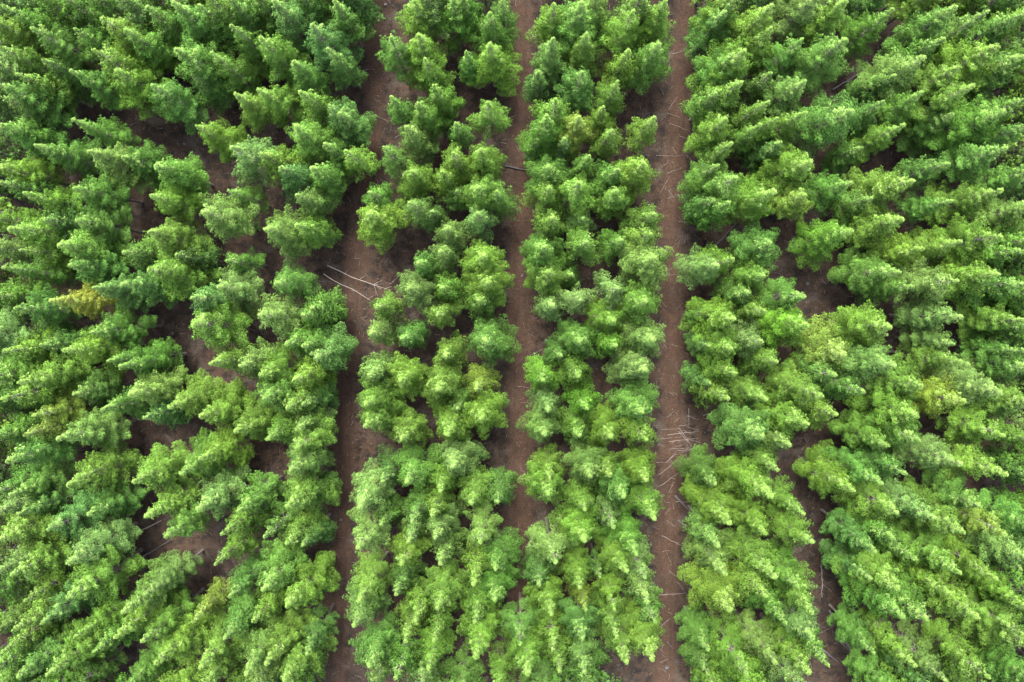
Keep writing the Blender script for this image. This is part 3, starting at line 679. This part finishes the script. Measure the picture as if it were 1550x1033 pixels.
fallen(0, 688, 630, 350, 730, 300, .08, M_grey, 'fallen_log', 'greyish log upper of two in the shaded lower left gap', 'log', None, 0)
fallen(1150, 0, 330, 410, 445, 335, .10, M_darkw, 'fallen_log', 'dark strip slanting in the narrow upper right gap, upper of two', 'log', None, 0)  # dark tapered tube laid along a dark line between the pines
fallen(1150, 0, 325, 457, 455, 413, .10, M_darkw, 'fallen_log', 'dark strip in the narrow upper right gap, lower of two', 'log', None, 0)  # second dark tube, lying flatter than the one above
fallen(1150, 688, 278, 500, 281, 650, .045, M_pale, 'fallen_branch', 'pale bleached branch pointing straight down in the bottom right soil gap', 'branch', G1, 5)
fallen(390, 688, 155, 1000, 250, 860, .05, M_pale, 'fallen_branch', 'pale bare branch among pines left of left track, near bottom edge', 'branch', G1, 6)
SMALL = [   # tile, segment, label
 ((780, 0), 690, 515, 755, 535, 'short pale branch lying on the right track, upper third, under a pine tip'),
 ((780, 0), 712, 246, 792, 222, 'pale branch near the top of the right track between two broad pines'),
 ((780, 0), 695, 500, 735, 438, 'crooked thin branch upright on the right track, upper third'),
 ((780, 0), 700, 562, 800, 602, 'long thin branch slanting down right on the right track, upper third'),
 ((780, 0), 638, 707, 792, 704, 'long level thin branch crossing the right track, upper third'),
 ((780, 0), 688, 787, 752, 764, 'thin branch just below the long level one on the right track'),
 ((780, 0), 655, 882, 702, 798, 'thin steep branch leaning left on the right track'),
 ((780, 0), 694, 862, 717, 897, 'short branch crossed with another on the right track, upper third'),
 ((780, 0), 688, 902, 745, 879, 'short branch crossing beneath a steeper one on right track'),
 ((780, 0), 740, 1004, 812, 1016, 'thin branch lying level on right track at a wide gap'),
 ((780, 0), 745, 621, 812, 632, 'thin branch close to right edge of right track, upper third'),
 ((780, 335), 650, 241, 737, 243, 'level pale branch on right track left of a pair of pines'),
 ((780, 335), 690, 226, 722, 204, 'short branch just above the level pale one on right track'),
 ((780, 335), 720, 286, 762, 249, 'thin branch below the level pale one on right track'),
 ((780, 335), 735, 396, 757, 369, 'short branch between two yellowish pines on right track, middle third'),
 ((780, 335), 8, 748, 76, 755, 'pale thin branch lying level on the central track, middle third'),
 ((780, 335), 785, 850, 786, 932, 'thin branch pointing straight down above the brash heap'),
 ((780, 335), 688, 971, 832, 954, 'long pale topmost branch of the brash heap on right track'),
 ((780, 335), 698, 1001, 832, 984, 'long pale second branch of the brash heap on right track'),
 ((780, 335), 738, 953, 802, 1022, 'branch slanting down right across the brash heap'),
 ((780, 335), 72, 607, 152, 569, 'grey thin branch right beside the central track, middle third'),
 ((780, 335), 798, 312, 816, 288, 'short branch at the right edge of right track, middle third'),
 ((780, 688), 650, 92, 756, 8, 'long pale branch leaning right in the brash heap, upper of a pair'),
 ((780, 688), 650, 147, 756, 73, 'long pale branch leaning right in the brash heap, lower of a pair'),
 ((780, 688), 640, 36, 702, 35, 'short level branch at the left of the brash heap'),
 ((780, 688), 738, 54, 832, 66, 'level branch at the right of the brash heap'),
 ((780, 688), 805, 42, 822, -2, 'short upright branch at the right end of the brash heap'),
 ((780, 688), 664, 369, 757, 413, 'pale branch slanting down right on right track, below the brash heap'),
 ((780, 688), 638, 636, 777, 626, 'long pale level branch crossing the right track, lower third'),
 ((780, 688), 734, 578, 764, 616, 'short pale branch just above the long level one, lower third'),
 ((780, 688), 698, 528, 732, 556, 'thin short branch mid-track on the right track, lower third'),
 ((780, 688), 655, 782, 702, 744, 'pale broken branch at left edge of right track, lower third'),
 ((780, 688), 688, 848, 717, 881, 'short thin branch lowest of all on the right track'),
 ((780, 688), 728, 214, 802, 217, 'level branch over the dark log below the brash heap'),
 ((780, 688), 688, 298, 727, 332, 'thin branch slanting right under the dark logs, right track'),
 ((780, 688), 680, 272, 707, 238, 'thin branch leaning right beside dark logs, right track'),
 ((390, 688), 1088, 141, 1197, 109, 'thin pale branch on the central track, top of the lower third'),
 ((390, 688), 1128, 340, 1200, 341, 'thin pale level branch on the central track, lower third'),
 ((390, 335), 1108, 241, 1141, 199, 'thin branch leaning right on left edge of central track, middle third'),
 ((390, 335), 268, 272, 332, 275, 'small level grey branch above the short dark log in clearing'),
 ((390, 335), 598, 286, 642, 249, 'pale branch beside the upper pole end in the clearing'),
 ((390, 335), 528, 284, 562, 312, 'pale twiggy branch over the upper pole in the clearing'),
 ((390, 0), 490, 186, 532, 158, 'pale forked branch on the left track near the top'),
 ((390, 0), 600, 682, 657, 658, 'pale branch right of the left track beside a saturated pine, lower of two'),
 ((390, 0), 622, 627, 662, 600, 'pale branch right of the left track beside a pine, upper of two'),
 ((390, 0), 520, 521, 592, 552, 'long grey branch slanting down right on the left track'),
 ((390, 0), 1138, 536, 1172, 524, 'small pale branch on the central track above the dark log'),
 ((1150, 688), 223, 348, 231, 424, 'thin upright branch at the top of bottom right soil gap'),
 ((1150, 688), 245, 702, 246, 862, 'long grey upright branch at left of bottom right soil gap'),
 ((1150, 688), 268, 812, 352, 768, 'thin branch leaning right in the bottom right soil gap'),
 ((1150, 688), 285, 588, 327, 622, 'grey short branch under pines at right of the bottom right gap'),
 ((0, 335), 818, 512, 842, 508, 'tiny pale branch in the left soil gap, middle third'),
]
for (o, x0, y0, x1, y1, lb) in SMALL:
    fallen(*o, x0, y0, x1, y1, .017 if 'thin' in lb or 'short' in lb else .026, M_grey if 'grey' in lb else M_pale,
           'fallen_branch', lb, 'branch', G1, 2 if 'thin' in lb else 3)

rt = random.Random(21)
for k in range(26):                                   # loose twigs of the brash heap on the right track
    cu, cv = 1032 + rt.gauss(0, 17), 678 + rt.gauss(0, 30); a_ = rt.gauss(-.25, .6); ln_ = rt.uniform(7, 22)
    fallen(cu, cv, -ln_ * math.cos(a_) * 2, -ln_ * math.sin(a_) * 2, ln_ * math.cos(a_) * 2, ln_ * math.sin(a_) * 2, rt.uniform(.014, .022),
           M_grey if k % 3 else M_pale, 'fallen_branch', 'thin loose grey twig in the tangled brash heap on the right track', 'branch', 'loose twigs of the brash heap', 3)

def stump(u, v, r, label):
    rr = random.Random(int(u)); g = Geo(); r *= 1.4
    g.tube([(0, 0, -.05), (0, 0, .05), (0, 0, .22)], [r * 1.35, r * 1.05, r], 12, rr)
    o = link('tree_stump', g.mesh('tree_stump', M_darkw, False)); o.location = at(u, v, 0)
    tag(o, label, 'stump', 'stumps of felled pines')
for a in [(826.7, 515, .13, 'dark stump right of central track, in a soil gap, middle third'),
          (790, 417.7, .11, 'dark stump on central track beside a pale green pine, middle third'),
          (1221.5, 430, .14, 'dark stump in the soil gap right of a yellowish pine row'),
          (516.9, 786.5, .13, 'dark stump on the left track, lower third'),
          (505, 878, .10, 'small dark stump on the left track nearest the bottom'),
          (523.5, 500, .13, 'dark stump in the clearing, lower left of the pale poles'),
          (527, 530, .11, 'small dark stump at the bottom of the clearing'),
          (584, 8, .14, 'dark stump on the left track at the top edge'),
          (1009, 1010, .16, 'wide dark stump on the right track at the bottom edge'),
          (280, 219, .10, 'small dark stump in the upper left soil gap, right of middle'),
          (281, 170, .09, 'small dark stump at the top of the upper left soil gap'),
          (262, 505, .10, 'dark stump in the left soil gap, middle third')]:
    stump(*a)

# twigs and needle litter no one could count
g = Geo(); rr = random.Random(5)
for _ in range(5200):
    u, v = rr.uniform(-60, 1610), rr.uniform(-60, 1093)
    p = np.array(at(u, v, 0)); a = rr.uniform(0, 3.14); ln = rr.uniform(.2, 1.2) * rr.choice((.6, 1, 1))
    d = np.array([math.cos(a), math.sin(a), 0]) * ln
    z = rr.uniform(.035, .06)
    k = np.array([rr.uniform(-.06, .06), rr.uniform(-.06, .06), 0.02])
    w = rr.uniform(.009, .02)
    g.tube([p + (0, 0, z), p + d * .5 + k + (0, 0, z), p + d + (0, 0, z)], [w, w, w * .4], 3, None, cap=False)
tag(link('twig_litter', g.mesh('twig_litter', M_dead)), 'small dry twigs scattered over the brown forest floor', 'twigs', kind='stuff')

# ------------------------------------------------------------------ light
SUN_EL, SUN_AZ = R(56), R(345)      # soft high light, from the upper left of the photograph
w = bpy.data.worlds.new('World'); sc.world = w; w.use_nodes = True
nt = w.node_tree; bg = nt.nodes['Background']
sky = nt.nodes.new('ShaderNodeTexSky'); sky.sky_type = 'NISHITA'; sky.sun_disc = False
sky.sun_elevation = SUN_EL; sky.sun_rotation = SUN_AZ
sky.air_density = 1.0; sky.dust_density = 1.0; sky.ozone_density = 0.6
hs = nt.nodes.new('ShaderNodeHueSaturation'); hs.inputs['Saturation'].default_value = 0.45   # pale overcast sky
nt.links.new(sky.outputs[0], hs.inputs['Color'])
# overcast luminance: zenith about three times the horizon
tcw = nt.nodes.new('ShaderNodeTexCoord'); sx = nt.nodes.new('ShaderNodeSeparateXYZ')
nt.links.new(tcw.outputs['Generated'], sx.inputs[0])
lum = math_n(nt, 'MULTIPLY_ADD', math_n(nt, 'MAXIMUM', sx.outputs['Z'], 0.0), 0.0, 1.0)
vs = nt.nodes.new('ShaderNodeVectorMath'); vs.operation = 'SCALE'
nt.links.new(hs.outputs[0], vs.inputs[0]); nt.links.new(lum, vs.inputs['Scale'])
nt.links.new(vs.outputs[0], bg.inputs[0]); bg.inputs[1].default_value = 0.10
sd = bpy.data.lights.new('sun', 'SUN'); sd.energy = 1.5; sd.angle = R(32); sd.color = (1.0, 0.95, 0.86)
so = bpy.data.objects.new('sun', sd); col.objects.link(so)
dirv = Vector((math.sin(SUN_AZ) * math.cos(SUN_EL), math.cos(SUN_AZ) * math.cos(SUN_EL), math.sin(SUN_EL)))
so.rotation_euler = dirv.to_track_quat('Z', 'Y').to_euler()
so.location = dirv * 100

sc.render.engine = 'CYCLES'
sc.view_settings.view_transform = 'Standard'
sc.view_settings.look = 'None'
sc.view_settings.gamma = 1.0
sc.view_settings.exposure = 4.4
